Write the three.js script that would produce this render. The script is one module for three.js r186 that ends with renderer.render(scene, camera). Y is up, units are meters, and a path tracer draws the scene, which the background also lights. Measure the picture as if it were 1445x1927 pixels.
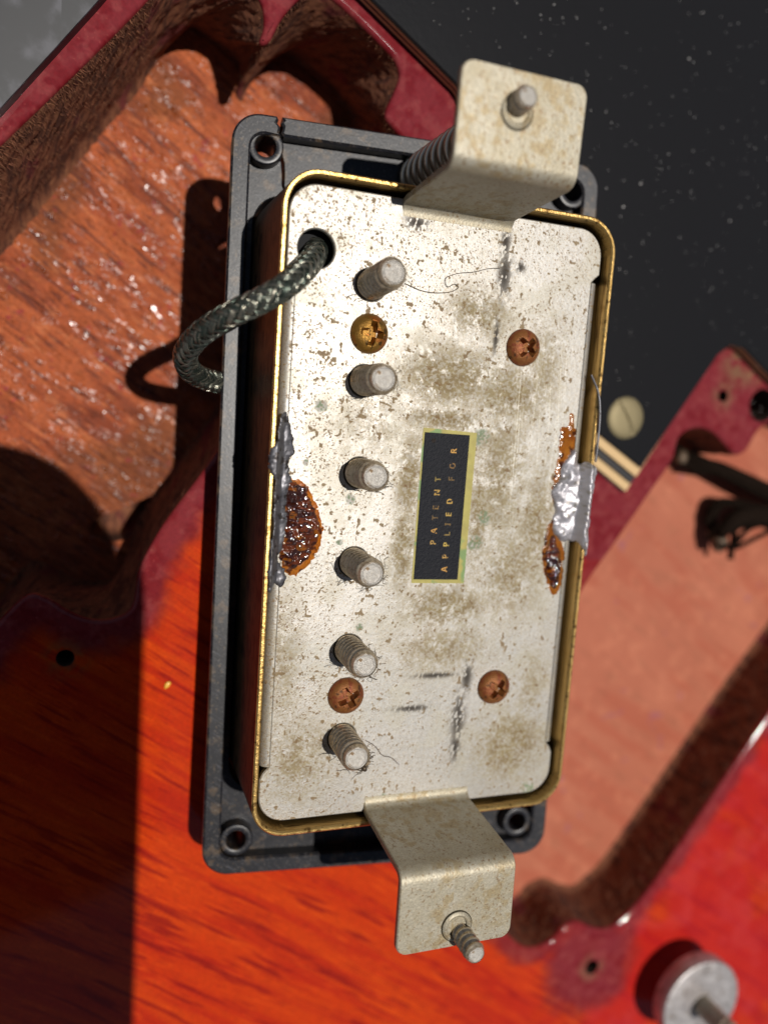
import * as THREE from 'three';
import { mergeGeometries, mergeVertices, toCreasedNormals } from 'three/addons/utils/BufferGeometryUtils.js';
import { Brush, Evaluator, SUBTRACTION } from 'three-bvh-csg';

// ---------------------------------------------------------------- camera, sky, sun, exposure
// everything below is laid out in millimetres (x right, y up from the guitar's top, z towards the viewer's feet)
// and brought to metres at the very end
const scene = new THREE.Scene();
const renderer = new THREE.WebGLRenderer({ antialias: true });
renderer.toneMapping = THREE.LinearToneMapping;
renderer.toneMappingExposure = 1.0;
renderer.shadowMap.enabled = true;
renderer.setSize(767, 1024);

const EYE = new THREE.Vector3(-36.69, 99.3, -12.27);
const FWD = new THREE.Vector3(0.34802, -0.92855, 0.12911).normalize();
const UP = new THREE.Vector3(-0.02021, -0.14512, -0.98921).normalize();
const RIGHT = new THREE.Vector3().crossVectors(FWD, UP).normalize();
const camera = new THREE.PerspectiveCamera(64.9, 767 / 1024, 0.005, 30);
camera.up.copy(UP);
camera.position.copy(EYE).multiplyScalar(0.001);
camera.lookAt(EYE.clone().add(FWD).multiplyScalar(0.001));
camera.focus = 0.0865;
camera.userData.fStop = 11.5;

const SUN = new THREE.Vector3(0.112, 0.985, -0.09).normalize();
const sun = new THREE.DirectionalLight(new THREE.Color(1.0, 0.95, 0.885), 3.7);
sun.position.copy(SUN).multiplyScalar(0.6);
sun.castShadow = true;
sun.shadow.radius = 1.1;
sun.shadow.mapSize.set(4096, 4096);
Object.assign(sun.shadow.camera, { left: -0.16, right: 0.16, top: 0.16, bottom: -0.16, near: 0.05, far: 1.2 });
sun.shadow.bias = -0.0002;
scene.add(sun, sun.target);

{ // clear sky over a dull ground
  const w = 128, h = 64, d = new Float32Array(w * h * 4);
  for (let j = 0; j < h; j++) {
    const e = ((j + 0.5) / h - 0.5) * Math.PI, s = Math.sin(e);
    for (let i = 0; i < w; i++) {
      const k = (j * w + i) * 4;
      let r, g, b;
      if (s > 0) { const t = Math.pow(1 - s, 2.2); r = 0.10 + 0.26 * t; g = 0.145 + 0.245 * t; b = 0.25 + 0.2 * t; }
      else { r = 0.10; g = 0.09; b = 0.075; }
      d[k] = r * 0.64; d[k + 1] = g * 0.59; d[k + 2] = b * 0.52; d[k + 3] = 1;
    }
  }
  const sky = new THREE.DataTexture(d, w, h, THREE.RGBAFormat, THREE.FloatType);
  sky.mapping = THREE.EquirectangularReflectionMapping;
  sky.magFilter = sky.minFilter = THREE.LinearFilter;
  sky.needsUpdate = true;
  scene.background = sky; scene.environment = sky;
}

// ---------------------------------------------------------------- helpers
let seed = 20240611;
const rnd = () => { seed = (seed + 0x6D2B79F5) | 0; let t = Math.imul(seed ^ (seed >>> 15), 1 | seed); t = (t + Math.imul(t ^ (t >>> 7), 61 | t)) ^ t; return ((t ^ (t >>> 14)) >>> 0) / 4294967296; };
const rr = (a, b) => a + (b - a) * rnd();
const TAB = new Float32Array(65536); for (let i = 0; i < 65536; i++) TAB[i] = rnd();
const lat = (x, y) => { let h = (Math.imul(x, 374761393) + Math.imul(y, 668265263)) | 0; h = Math.imul(h ^ (h >>> 13), 1274126177); return TAB[(h ^ (h >>> 16)) & 65535]; };
function n2(x, y) {
  const xi = Math.floor(x), yi = Math.floor(y); let u = x - xi, v = y - yi;
  u = u * u * (3 - 2 * u); v = v * v * (3 - 2 * v);
  const a = lat(xi, yi), b = lat(xi + 1, yi), c = lat(xi, yi + 1), d = lat(xi + 1, yi + 1);
  return a + (b - a) * u + (c - a) * v + (a - b - c + d) * u * v;
}
function fbm(x, y, o = 4, g = 0.5) { let s = 0, a = 1, t = 0; for (let i = 0; i < o; i++) { s += a * n2(x, y); t += a; a *= g; x = x * 2.03 + 17.7; y = y * 2.03 + 9.1; } return s / t; }
const clamp = (x, a = 0, b = 1) => Math.min(b, Math.max(a, x));
const ss = (a, b, x) => { const t = clamp((x - a) / (b - a)); return t * t * (3 - 2 * t); };
const mix = (a, b, t) => [a[0] + (b[0] - a[0]) * t, a[1] + (b[1] - a[1]) * t, a[2] + (b[2] - a[2]) * t];
const C8 = (r, g, b) => [r / 255, g / 255, b / 255];

function tex(w, h, fn, srgb = true, wrap = THREE.RepeatWrapping) {
  const d = new Uint8Array(w * h * 4);
  for (let j = 0; j < h; j++) for (let i = 0; i < w; i++) {
    const c = fn((i + 0.5) / w, (j + 0.5) / h, i, j), k = (j * w + i) * 4;
    d[k] = clamp(c[0]) * 255; d[k + 1] = clamp(c[1]) * 255; d[k + 2] = clamp(c[2]) * 255; d[k + 3] = 255;
  }
  const t = new THREE.DataTexture(d, w, h, THREE.RGBAFormat);
  t.wrapS = t.wrapT = wrap; t.magFilter = THREE.LinearFilter; t.minFilter = THREE.LinearMipmapLinearFilter; t.generateMipmaps = true;
  if (srgb) t.colorSpace = THREE.SRGBColorSpace;
  t.needsUpdate = true;
  return t;
}
const rep = (t, s) => { const c = t.clone(); c.repeat.set(s, s); c.needsUpdate = true; return c; };
const taken = {};
const numbered = (n) => { const k = taken[n] = (taken[n] ?? -1) + 1; return k ? `${n}_${String(k).padStart(3, '0')}` : n; };
function obj(name, geo, mat, parent = scene) {
  const m = new THREE.Mesh(Array.isArray(geo) ? mergeGeometries(geo.map(plain)) : geo, mat);
  m.name = numbered(name); m.castShadow = m.receiveShadow = true; parent.add(m); return m;
}
const plain = (g) => { g = g.index ? g.toNonIndexed() : g; for (const k of Object.keys(g.attributes)) if (!['position', 'normal', 'uv'].includes(k)) g.deleteAttribute(k); return g; };
function thing(name, label, category, group) {
  const o = new THREE.Group(); o.name = numbered(name); o.userData = { label, category }; if (group) o.userData.group = group; scene.add(o); return o;
}
// uv in millimetres times s, by the way each face points
function boxUV(g, s = 1) {
  g = g.index ? g.toNonIndexed() : g;
  if (!g.attributes.normal) g.computeVertexNormals();
  const p = g.attributes.position, n = p.count, uv = new Float32Array(n * 2), a = new THREE.Vector3(), b = new THREE.Vector3(), c = new THREE.Vector3(), N = new THREE.Vector3();
  for (let i = 0; i < n; i += 3) {
    a.fromBufferAttribute(p, i); b.fromBufferAttribute(p, i + 1); c.fromBufferAttribute(p, i + 2);
    N.crossVectors(b.clone().sub(a), c.clone().sub(a)); const x = Math.abs(N.x), y = Math.abs(N.y), z = Math.abs(N.z);
    [a, b, c].forEach((q, k) => { const [u, v] = y >= x && y >= z ? [q.x, q.z] : x >= z ? [q.z, q.y] : [q.x, q.y]; uv[(i + k) * 2] = u * s; uv[(i + k) * 2 + 1] = v * s; });
  }
  g.setAttribute('uv', new THREE.BufferAttribute(uv, 2)); return g;
}
function planUV(g, x0, x1, z0, z1) {
  const p = g.attributes.position, uv = new Float32Array(p.count * 2);
  for (let i = 0; i < p.count; i++) { uv[2 * i] = (p.getX(i) - x0) / (x1 - x0); uv[2 * i + 1] = (p.getZ(i) - z0) / (z1 - z0); }
  g.setAttribute('uv', new THREE.BufferAttribute(uv, 2)); return g;
}
const V = (x, y, z) => new THREE.Vector3(x, y, z);
function smooth(pts, n, closed = true) {
  const c = new THREE.CatmullRomCurve3(pts.map(([x, z]) => V(x, 0, z)), closed, 'centripetal');
  return c.getSpacedPoints(n).slice(0, closed ? n : n + 1).map((p) => [p.x, p.z]);
}
const area = (P) => { let a = 0; P.forEach(([x, z], i) => { const [X, Z] = P[(i + 1) % P.length]; a += x * Z - X * z; }); return a / 2; };
function offset(P, d) { // outward
  const s = area(P) > 0 ? 1 : -1, n = P.length;
  return P.map(([x, z], i) => { const a = P[(i + n - 1) % n], b = P[(i + 1) % n]; let dx = b[0] - a[0], dz = b[1] - a[1]; const l = Math.hypot(dx, dz) || 1; return [x + s * dz / l * d, z - s * dx / l * d]; });
}
const inside = (P, x, z) => { let c = false; for (let i = 0, j = P.length - 1; i < P.length; j = i++) { const [a, b] = P[i], [e, f] = P[j]; if ((b > z) !== (f > z) && x < (e - a) * (z - b) / (f - b) + a) c = !c; } return c; };
const edgeDist = (P, x, z) => { let m = 1e9; for (let i = 0, j = P.length - 1; i < P.length; j = i++) { const [a, b] = P[j], [e, f] = P[i], dx = e - a, dz = f - b, t = clamp(((x - a) * dx + (z - b) * dz) / (dx * dx + dz * dz || 1)); m = Math.min(m, (x - a - t * dx) ** 2 + (z - b - t * dz) ** 2); } return Math.sqrt(m); };
const circle = (x, z, r, n = 32) => Array.from({ length: n }, (_, i) => [x + r * Math.cos(i / n * 2 * Math.PI), z + r * Math.sin(i / n * 2 * Math.PI)]);
function rrect(w, h, r, cx = 0, cz = 0, n = 10) { // clockwise seen from above, starting on the top edge's left end
  const P = [];
  for (const [x, z, a0] of [[w / 2 - r, -h / 2 + r, -Math.PI / 2], [w / 2 - r, h / 2 - r, 0], [-w / 2 + r, h / 2 - r, Math.PI / 2], [-w / 2 + r, -h / 2 + r, Math.PI]])
    for (let i = 0; i <= n; i++) { const a = a0 + i / n * Math.PI / 2; P.push([cx + x + r * Math.cos(a), cz + z + r * Math.sin(a)]); }
  return P;
}
const shape = (P, holes = []) => { const s = new THREE.Shape(P.map(([x, z]) => new THREE.Vector2(x, z))); for (const h of holes) s.holes.push(new THREE.Path(h.map(([x, z]) => new THREE.Vector2(x, z)))); return s; };
function slab(P, holes, top, bottom, bevel = 0, seg = 1) {
  const g = new THREE.ExtrudeGeometry(shape(P, holes), { depth: top - bottom - 2 * bevel, bevelEnabled: bevel > 0, bevelSize: bevel, bevelThickness: bevel, bevelOffset: -bevel, bevelSegments: seg, curveSegments: 1 });
  g.rotateX(Math.PI / 2); g.translate(0, top - bevel, 0);
  return toCreasedNormals(g, 0.6);
}
const sheet = (P, holes, y) => { const g = new THREE.ShapeGeometry(shape(P, holes), 1); g.rotateX(Math.PI / 2); g.translate(0, y, 0); const n = g.attributes.normal; for (let i = 0; i < n.count; i++) n.setXYZ(i, 0, 1, 0); // faces up
  const ix = g.index.array; for (let i = 0; i < ix.length; i += 3) { const t = ix[i + 1]; ix[i + 1] = ix[i + 2]; ix[i + 2] = t; } return g; };
const tube = (pts, r, n = 40, m = 8) => new THREE.TubeGeometry(new THREE.CatmullRomCurve3(pts.map((q) => (q.isVector3 ? q : V(...q))), false, 'centripetal'), n, r, m, false);
const lathe = (pts, n = 40) => new THREE.LatheGeometry(pts.map(([r, y]) => new THREE.Vector2(r, y)), n);
function grid(nu, nv, f, uvf) { // open surface f(i/nu, j/nv)
  const pos = [], uv = [], ix = [];
  for (let j = 0; j <= nv; j++) for (let i = 0; i <= nu; i++) { const p = f(i / nu, j / nv, i, j); pos.push(p[0], p[1], p[2]); const t = uvf ? uvf(i / nu, j / nv, p) : [i / nu, j / nv]; uv.push(t[0], t[1]); }
  for (let j = 0; j < nv; j++) for (let i = 0; i < nu; i++) { const a = j * (nu + 1) + i, b = a + 1, c = a + nu + 1, d = c + 1; ix.push(a, c, b, b, c, d); }
  const g = new THREE.BufferGeometry(); g.setAttribute('position', new THREE.Float32BufferAttribute(pos, 3)); g.setAttribute('uv', new THREE.Float32BufferAttribute(uv, 2)); g.setIndex(ix); g.computeVertexNormals(); return g;
}
// a lump lying over base(x, z) inside the outline P
function lump(P, base, h, w, rough, freq, cell = 0.11, ns = 0, rag = 0.25) {
  const sd = (x, z) => edgeDist(P, x, z) * (inside(P, x, z) ? 1 : -1) + rag * 2 * (fbm(x * 1.9 + ns, z * 1.9, 3) - 0.5);
  P = smooth(P, 90); let x0 = 1e9, x1 = -1e9, z0 = 1e9, z1 = -1e9; for (const [x, z] of P) { x0 = Math.min(x0, x); x1 = Math.max(x1, x); z0 = Math.min(z0, z); z1 = Math.max(z1, z); }
  const nx = Math.ceil((x1 - x0) / cell) + 2, nz = Math.ceil((z1 - z0) / cell) + 2, id = new Map(), pos = [], ix = [], inn = [];
  for (let j = 0; j <= nz; j++) for (let i = 0; i <= nx; i++) inn.push(sd(x0 + (i - 1) * cell, z0 + (j - 1) * cell) > 0);
  const vert = (i, j) => { const k = j * (nx + 1) + i; if (id.has(k)) return id.get(k); const x = x0 + (i - 1) * cell, z = z0 + (j - 1) * cell, d = inn[k] ? sd(x, z) : 0;
    const t = Math.sqrt(clamp(d / w)), y = base(x, z) + (inn[k] ? t * (h * (0.55 + 0.9 * fbm(x * 0.55 + ns, z * 0.55, 2)) + rough * (fbm(x * freq + ns, z * freq + 3, 3) - 0.5) * 2) + 0.015 : -0.06);
    pos.push(x, y, z); id.set(k, pos.length / 3 - 1); return pos.length / 3 - 1; };
  for (let j = 0; j < nz; j++) for (let i = 0; i < nx; i++) { const k = j * (nx + 1) + i; if (inn[k] || inn[k + 1] || inn[k + nx + 1] || inn[k + nx + 2]) { const a = vert(i, j), b = vert(i + 1, j), c = vert(i, j + 1), d = vert(i + 1, j + 1); ix.push(a, c, b, b, c, d); } }
  const g = new THREE.BufferGeometry(); g.setAttribute('position', new THREE.Float32BufferAttribute(pos, 3)); g.setIndex(ix); g.computeVertexNormals();
  return planUV(g, 0, 10, 0, 10);
}
// a threaded rod standing on y = 0
function threaded(r, len, pitch, depth, seg = 36) {
  const nv = Math.round(len / pitch * 12), t0 = len - r * 0.22;
  const body = grid(seg, nv, (u, v) => {
    const y = v * len, th = u * 2 * Math.PI, ph = ((y / pitch - u) % 1 + 1) % 1, saw = Math.abs(ph * 2 - 1);
    let R = r - depth * clamp(saw * 1.25 - 0.12); if (y > t0) R = Math.min(R, r - 0.1 * r - (y - t0) * 0.55);
    return [Math.cos(th) * R, y, -Math.sin(th) * R];
  }, (u, v) => [u * 6 * r, v * len]);
  const n = body.attributes.normal; // close the seam's shading
  for (let j = 0; j <= nv; j++) { const a = j * (seg + 1), b = a + seg; const x = n.getX(a) + n.getX(b), y = n.getY(a) + n.getY(b), z = n.getZ(a) + n.getZ(b), l = Math.hypot(x, y, z); n.setXYZ(a, x / l, y / l, z / l); n.setXYZ(b, x / l, y / l, z / l); }
  return body;
}
const rodTip = (r, len) => { const g = lathe([[0, len - 0.06], [r * 0.3, len - 0.05], [r * 0.56, len - 0.01], [r * 0.62, len + 0.03], [r * 0.7, len + 0.02], [r * 0.78, len - 0.1], [r * 0.8, len - 0.22]], 36), p = g.attributes.position;
  for (let i = 0; i < p.count; i++) p.setY(i, p.getY(i) + 0.1 * (fbm(p.getX(i) * 2.2 + len * 7, p.getZ(i) * 2.2 + len, 3) - 0.5)); g.computeVertexNormals(); return g; };
const upright = (g, x, y, z, dx = 0, dz = 0) => { g.applyQuaternion(new THREE.Quaternion().setFromUnitVectors(V(0, 1, 0), V(dx, 1, dz).normalize())); g.translate(x, y, z); return g; };

// the guitar's own directions: U along the strings, W along the pickups
const TH = 34 * Math.PI / 180, along = (x, z) => x * Math.cos(TH) + z * Math.sin(TH), across = (x, z) => x * Math.sin(TH) - z * Math.cos(TH);

// ---------------------------------------------------------------- outlines of the routed cavities
const neckTopPts = [[-66, -10], [-58.3, -20.9], [-49, -33.2], [-46, -36.9], [-39.2, -45], [-31.4, -54.7], [-29, -58], [-27, -60], [-24, -60.2], [-21, -59], [-18.9, -57.4], [-18.4, -55], [-18.8, -52.9], [-17.8, -53.2], [-16.4, -56], [-14.5, -58.6], [-12.4, -60.2], [-10.1, -59.5], [-6.7, -57.6], [-4, -55.9], [-2, -54.4], [-1.4, -52.9], [-2, -50.7], [-2.9, -47.9], [-1.4, -46.4], [2.8, -43], [-3.4, -29.8], [-12.4, -19.7], [-19.5, -9.1], [-23.4, -2.8], [-28.2, 4.5], [-30.4, 9.4], [-31, 13.7], [-31.7, 14.6], [-33.1, 15.2], [-34.6, 15.4], [-36.5, 15], [-38.5, 14], [-40.3, 12.7], [-42.3, 12], [-43.4, 12.7], [-45.6, 15.1], [-50, 20.7], [-57.3, 21], [-68, 8]];
const neckFloorShift = { 0: [-70, -2], 1: [-62.4, -12.1], 2: [-51.2, -25], 3: [-47.6, -28.9], 4: [-39.5, -40.5], 5: [-29.3, -55], 6: [-27.6, -57.6] };
const bridgeTopPts = [[46.6, -7.7], [47.2, -10.7], [49.9, -12.3], [53.2, -12], [56.2, -10.1], [58.6, -8.6], [60.4, -9.4], [62.6, -12.9], [66.6, -14.6], [76.9, -14.4], [95.6, -6.3], [87.2, 14.3], [72.3, 34.7], [58.9, 53.7], [50.7, 64.8], [47.1, 67.9], [44.6, 69.2], [41, 68.4], [38.2, 66.9], [35.9, 67.4], [34, 69.2], [30.4, 70.1], [26.7, 67.9], [19.7, 56.4], [23, 35.8], [32.4, 13.5], [37.1, 6.5], [42.3, -1.1]];
const ND = 18, BD = 10.6;
const neckTop = smooth(neckTopPts, 420), neckFloor = smooth(neckTopPts.map((p, i) => neckFloorShift[i] ?? p), 420);
const bridgeTop = smooth(bridgeTopPts, 360), bridgeFloor = offset(bridgeTop, -0.5);
const pitTop = smooth([[-66, -18], [-47.4, -2.8], [-43.5, 0.5], [-39.8, 3.3], [-37.4, 5.1], [-37.3, 6.5], [-39.3, 8.4], [-41, 9.9], [-44, 10.3], [-47.3, 12.1], [-52.4, 15.7], [-62, 6]], 120);
const groove = smooth([[-36.2, 7.5], [-34.9, 5.8], [-31.1, 4], [-26.9, 1.8], [-24, -0.4], [-17.9, -7], [-18.9, -4.6], [-23, 1.2], [-26.4, 5.1], [-29.4, 7.8], [-32.5, 9], [-35.1, 8.5]], 120);

// ---------------------------------------------------------------- guitar textures
const RED = C8(158, 26, 10), ORANGE = C8(190, 62, 6), CRIMSON = C8(168, 18, 34), MAUVE = C8(116, 38, 46), DIRT = C8(120, 92, 66);
const BX0 = -60, BX1 = 100, BZ0 = -85, BZ1 = 105;
const DSTEP = 2, DW = (BX1 - BX0) / DSTEP + 1, DH = (BZ1 - BZ0) / DSTEP + 1, dN = new Float32Array(DW * DH), dB = new Float32Array(DW * DH);
for (let j = 0; j < DH; j++) for (let i = 0; i < DW; i++) { const x = BX0 + i * DSTEP, z = BZ0 + j * DSTEP; dN[j * DW + i] = edgeDist(neckTop, x, z) * (inside(neckTop, x, z) ? -1 : 1); dB[j * DW + i] = edgeDist(bridgeTop, x, z) * (inside(bridgeTop, x, z) ? -1 : 1); }
const look = (A, x, z) => { const u = clamp((x - BX0) / DSTEP, 0, DW - 1.001), v = clamp((z - BZ0) / DSTEP, 0, DH - 1.001), i = Math.floor(u), j = Math.floor(v), a = u - i, b = v - j, k = j * DW + i; return (A[k] * (1 - a) + A[k + 1] * a) * (1 - b) + (A[k + DW] * (1 - a) + A[k + DW + 1] * a) * b; };
const bodyMap = tex(1440, 1710, (s, t) => {
  const x = BX0 + s * (BX1 - BX0), z = BZ0 + t * (BZ1 - BZ0), u = along(x, z), w = across(x, z);
  const warp = 1.1 * (fbm(u * 0.03, w * 0.09, 2) - 0.5), wg = w + warp * 3;
  let c = mix(ORANGE, C8(178, 44, 4), fbm(u * 0.06, wg * 0.35, 3));
  c = mix(c, RED, 0.55 * ss(0.42, 0.74, fbm(u * 0.035, wg * 0.8, 4)));
  c = mix(c, C8(110, 8, 10), 0.55 * ss(0.6, 0.78, fbm(u * 0.11 + 40, wg * 1.5, 3)));
  c = mix(c, C8(222, 86, 16), 0.3 * ss(0.6, 0.8, fbm(u * 0.35 + 7, wg * 3.6, 2)));
  c = mix(c, C8(120, 12, 8), 0.5 * ss(0.66, 0.8, fbm(u * 0.32 + 70, wg * 5.5, 2)) * ss(0.3, 0.6, fbm(u * 0.03 + 9, wg * 0.3, 2)));
  const right = ss(24, 62, x + 0.25 * (z - 40)) * ss(0.3, 0.62, fbm(x * 0.13, z * 0.13 + 5, 3) + 0.12);
  c = mix(c, CRIMSON, 0.6 * right); c = mix(c, C8(184, 62, 66), 0.35 * ss(0.42, 0.72, fbm(x * 0.3 + 20, z * 0.3, 4)) * ss(24, 50, x));
  // bare, dulled lacquer where the plastic sat, ragged towards the polished face
  const dn = look(dN, x, z), db = look(dB, x, z), rag = 2.2 * (fbm(x * 0.45, z * 0.45, 3) - 0.5);
  const strip = along(x, z) < -50 && x < 0 ? 1 : 0, top = z < -38 ? 1 : 0;
  let m = 0;
  m = Math.max(m, (1 - ss(2.2, 5.4, dn + rag)) * 0.92);
  m = Math.max(m, top * 0.95, strip * 0.95);
  m = Math.max(m, (1 - ss(1.2, 3.6, db + rag)) * 0.8);
  if (z < 8 && x > 22) m = Math.max(m, 0.95);
  m = Math.max(m, (1 - ss(6, 11, Math.hypot(x - 42, z - 74.5) + rag * 1.5)) * 0.9);
  const mm = fbm(x * 0.7, z * 0.7, 4), mau = mix(mix(MAUVE, C8(104, 20, 30), 0.8 * ss(0.42, 0.72, mm)), C8(140, 74, 72), 0.4 * ss(0.5, 0.72, fbm(x * 0.9 + 30, z * 0.9, 3)));
  c = mix(c, mau, m);
  // grime on the bare wood by the pickguard's corner and round the screw holes
  const g1 = (1 - ss(1.5, 5.2, Math.hypot((x - 58) * 0.8, (z + 22.5) * 1.1))) + (1 - ss(1.2, 3.2, Math.hypot(x - 54.4, z + 17.5))) * 0.7 + (1 - ss(1.6, 3.4, Math.hypot(x - 42, z - 75.5))) * 0.6 + (1 - ss(1.4, 3.6, Math.hypot(x + 38.3, z - 19.9))) * 0.5;
  c = mix(c, DIRT, clamp(g1 * ss(0.25, 0.6, fbm(x * 1.1, z * 1.1 + 11, 3))) * 0.9);
  c = mix(c, C8(196, 120, 96), 0.45 * ss(0.74, 0.84, fbm(x * 3.1 + 3, z * 3.1, 3)) * m * ss(0.4, 0.65, fbm(x * 0.25, z * 0.25 + 60, 2)));
  const f = 0.94 + 0.12 * n2(x * 5, z * 5);
  return [c[0] * f, c[1] * f, c[2] * f];
}, true, THREE.MirroredRepeatWrapping);
const grainBump = tex(1024, 1024, (s, t) => { // 40 mm square, grain across the picture like the wood's
  const x = s * 40, z = t * 40, u = along(x, z), w = across(x, z);
  const pores = ss(0.58, 0.8, fbm(u * 0.5, w * 4.2, 3)), soft = fbm(u * 0.25, w * 1.2, 2), fine = n2(x * 6, z * 6), mid = fbm(x * 1.5, z * 1.5, 3);
  const h = 0.35 * soft + 0.25 * mid + 0.2 * fine - 0.35 * pores + 0.3; return [h, h, h];
}, false);
const neckFloorMap = tex(1100, 1100, (s, t) => {
  const x = BX0 - 10 + s * 80, z = -65 + t * 90, u = along(x, z), w = across(x, z);
  let c = mix(C8(140, 60, 24), C8(178, 92, 46), fbm(u * 0.06, w * 0.3, 4));
  c = mix(c, C8(112, 44, 16), 0.65 * ss(0.45, 0.7, fbm(u * 0.09 + 9, w * 0.55, 3)));
  c = mix(c, C8(104, 52, 14), 0.7 * ss(0.5, 0.7, fbm(x * 0.07 + 4, z * 0.07 + 2, 3)));
  c = mix(c, C8(82, 32, 16), 0.7 * ss(0.6, 0.74, fbm(u * 0.32, w * 3.0, 3)));
  c = mix(c, C8(196, 118, 74), 0.5 * ss(0.6, 0.8, fbm(u * 0.5 + 3, w * 2.4, 3)));
  c = mix(c, C8(134, 26, 52), 0.45 * ss(0.74, 0.84, fbm(x * 0.8 + 2, z * 0.8, 4)));
  const f = 0.9 + 0.2 * n2(x * 4, z * 4);
  return [c[0] * f, c[1] * f, c[2] * f];
}, true, THREE.ClampToEdgeWrapping);
const bridgeFloorMap = tex(900, 900, (s, t) => {
  const x = 15 + s * 85, z = -20 + t * 95, u = along(x, z), w = across(x, z);
  let c = mix(C8(160, 86, 60), C8(180, 106, 78), fbm(x * 0.12, z * 0.12, 3));
  c = mix(c, C8(160, 76, 50), 0.55 * ss(0.45, 0.7, fbm(u * 0.1, w * 0.5, 3)));
  c = mix(c, C8(196, 122, 90), 0.35 * ss(0.55, 0.8, fbm(x * 0.6, z * 0.6, 3)));
  c = mix(c, C8(132, 70, 110), 0.35 * ss(0.77, 0.84, fbm(x * 0.4 + 8, z * 0.4, 3)));
  c = mix(c, C8(140, 80, 54), 0.35 * ss(0.6, 0.8, fbm(u * 0.3 + 5, w * 1.6, 3)));
  return c;
}, true, THREE.ClampToEdgeWrapping);
const wallMap = tex(700, 350, (s, t) => {
  const x = s * 70, y = t * 35;
  let c = mix(C8(104, 60, 38), C8(128, 78, 52), fbm(x * 0.3, y * 0.2, 3));
  c = mix(c, C8(62, 30, 18), 0.7 * ss(0.48, 0.7, fbm(x * 1.6, y * 0.5, 4)));
  c = mix(c, C8(156, 106, 70), 0.5 * ss(0.56, 0.8, fbm(x * 2.2, y * 2.2 + 4, 3)));
  c = mix(c, C8(96, 22, 32), 0.6 * ss(0.6, 0.75, fbm(x * 0.25 + 3, y * 0.25, 3)));
  return c;
});
const wallBump = tex(512, 512, (s, t) => { const h = 0.6 * fbm(s * 40, t * 40, 4) + 0.4 * n2(s * 120, t * 60); return [h, h, h]; }, false);

const M = {};
M.lacquer = new THREE.MeshPhysicalMaterial({ map: bodyMap, roughness: 0.7, specularIntensity: 0.15, clearcoat: 0.6, clearcoatRoughness: 0.08, bumpMap: rep(grainBump, 4), bumpScale: 0.000012 });
const varnish = tex(1024, 1024, (s, t) => { // beads of varnish standing in the open grain: glossy only there
  const x = s * 40, z = t * 40, u = along(x, z), w = across(x, z), bead = ss(0.5, 0.64, fbm(u * 1.0 + 5, w * 2.3, 2)) * ss(0.3, 0.5, fbm(u * 0.12, w * 0.5 + 3, 2));
  return [1, 0.8 - 0.58 * bead, 0]; }, false);
const floorBump = tex(1024, 1024, (s, t) => { const x = s * 40, z = t * 40, u = along(x, z), w = across(x, z), bead = ss(0.6, 0.8, fbm(u * 1.0 + 5, w * 2.3, 2)), pores = ss(0.58, 0.8, fbm(u * 0.5, w * 4.2, 3)); const h = 0.3 + 0.5 * bead - 0.25 * pores + 0.12 * fbm(x * 1.5, z * 1.5, 3); return [h, h, h]; }, false);
M.neckFloor = new THREE.MeshPhysicalMaterial({ map: neckFloorMap, specularIntensity: 1, roughness: 1, roughnessMap: rep(varnish, 2), bumpMap: rep(floorBump, 2), bumpScale: 0.00034 });
M.bridgeFloor = new THREE.MeshStandardMaterial({ map: bridgeFloorMap, roughness: 0.72, bumpMap: grainBump, bumpScale: 0.00008 });
M.wall = new THREE.MeshStandardMaterial({ map: rep(wallMap, 1), roughness: 0.9, bumpMap: rep(wallBump, 1), bumpScale: 0.0002 });
M.fuzz = new THREE.MeshStandardMaterial({ color: new THREE.Color().setRGB(0.16, 0.07, 0.035), roughness: 0.9, side: THREE.DoubleSide });
M.hole = new THREE.MeshStandardMaterial({ color: new THREE.Color().setRGB(0.05, 0.025, 0.014), roughness: 0.95 });

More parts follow.
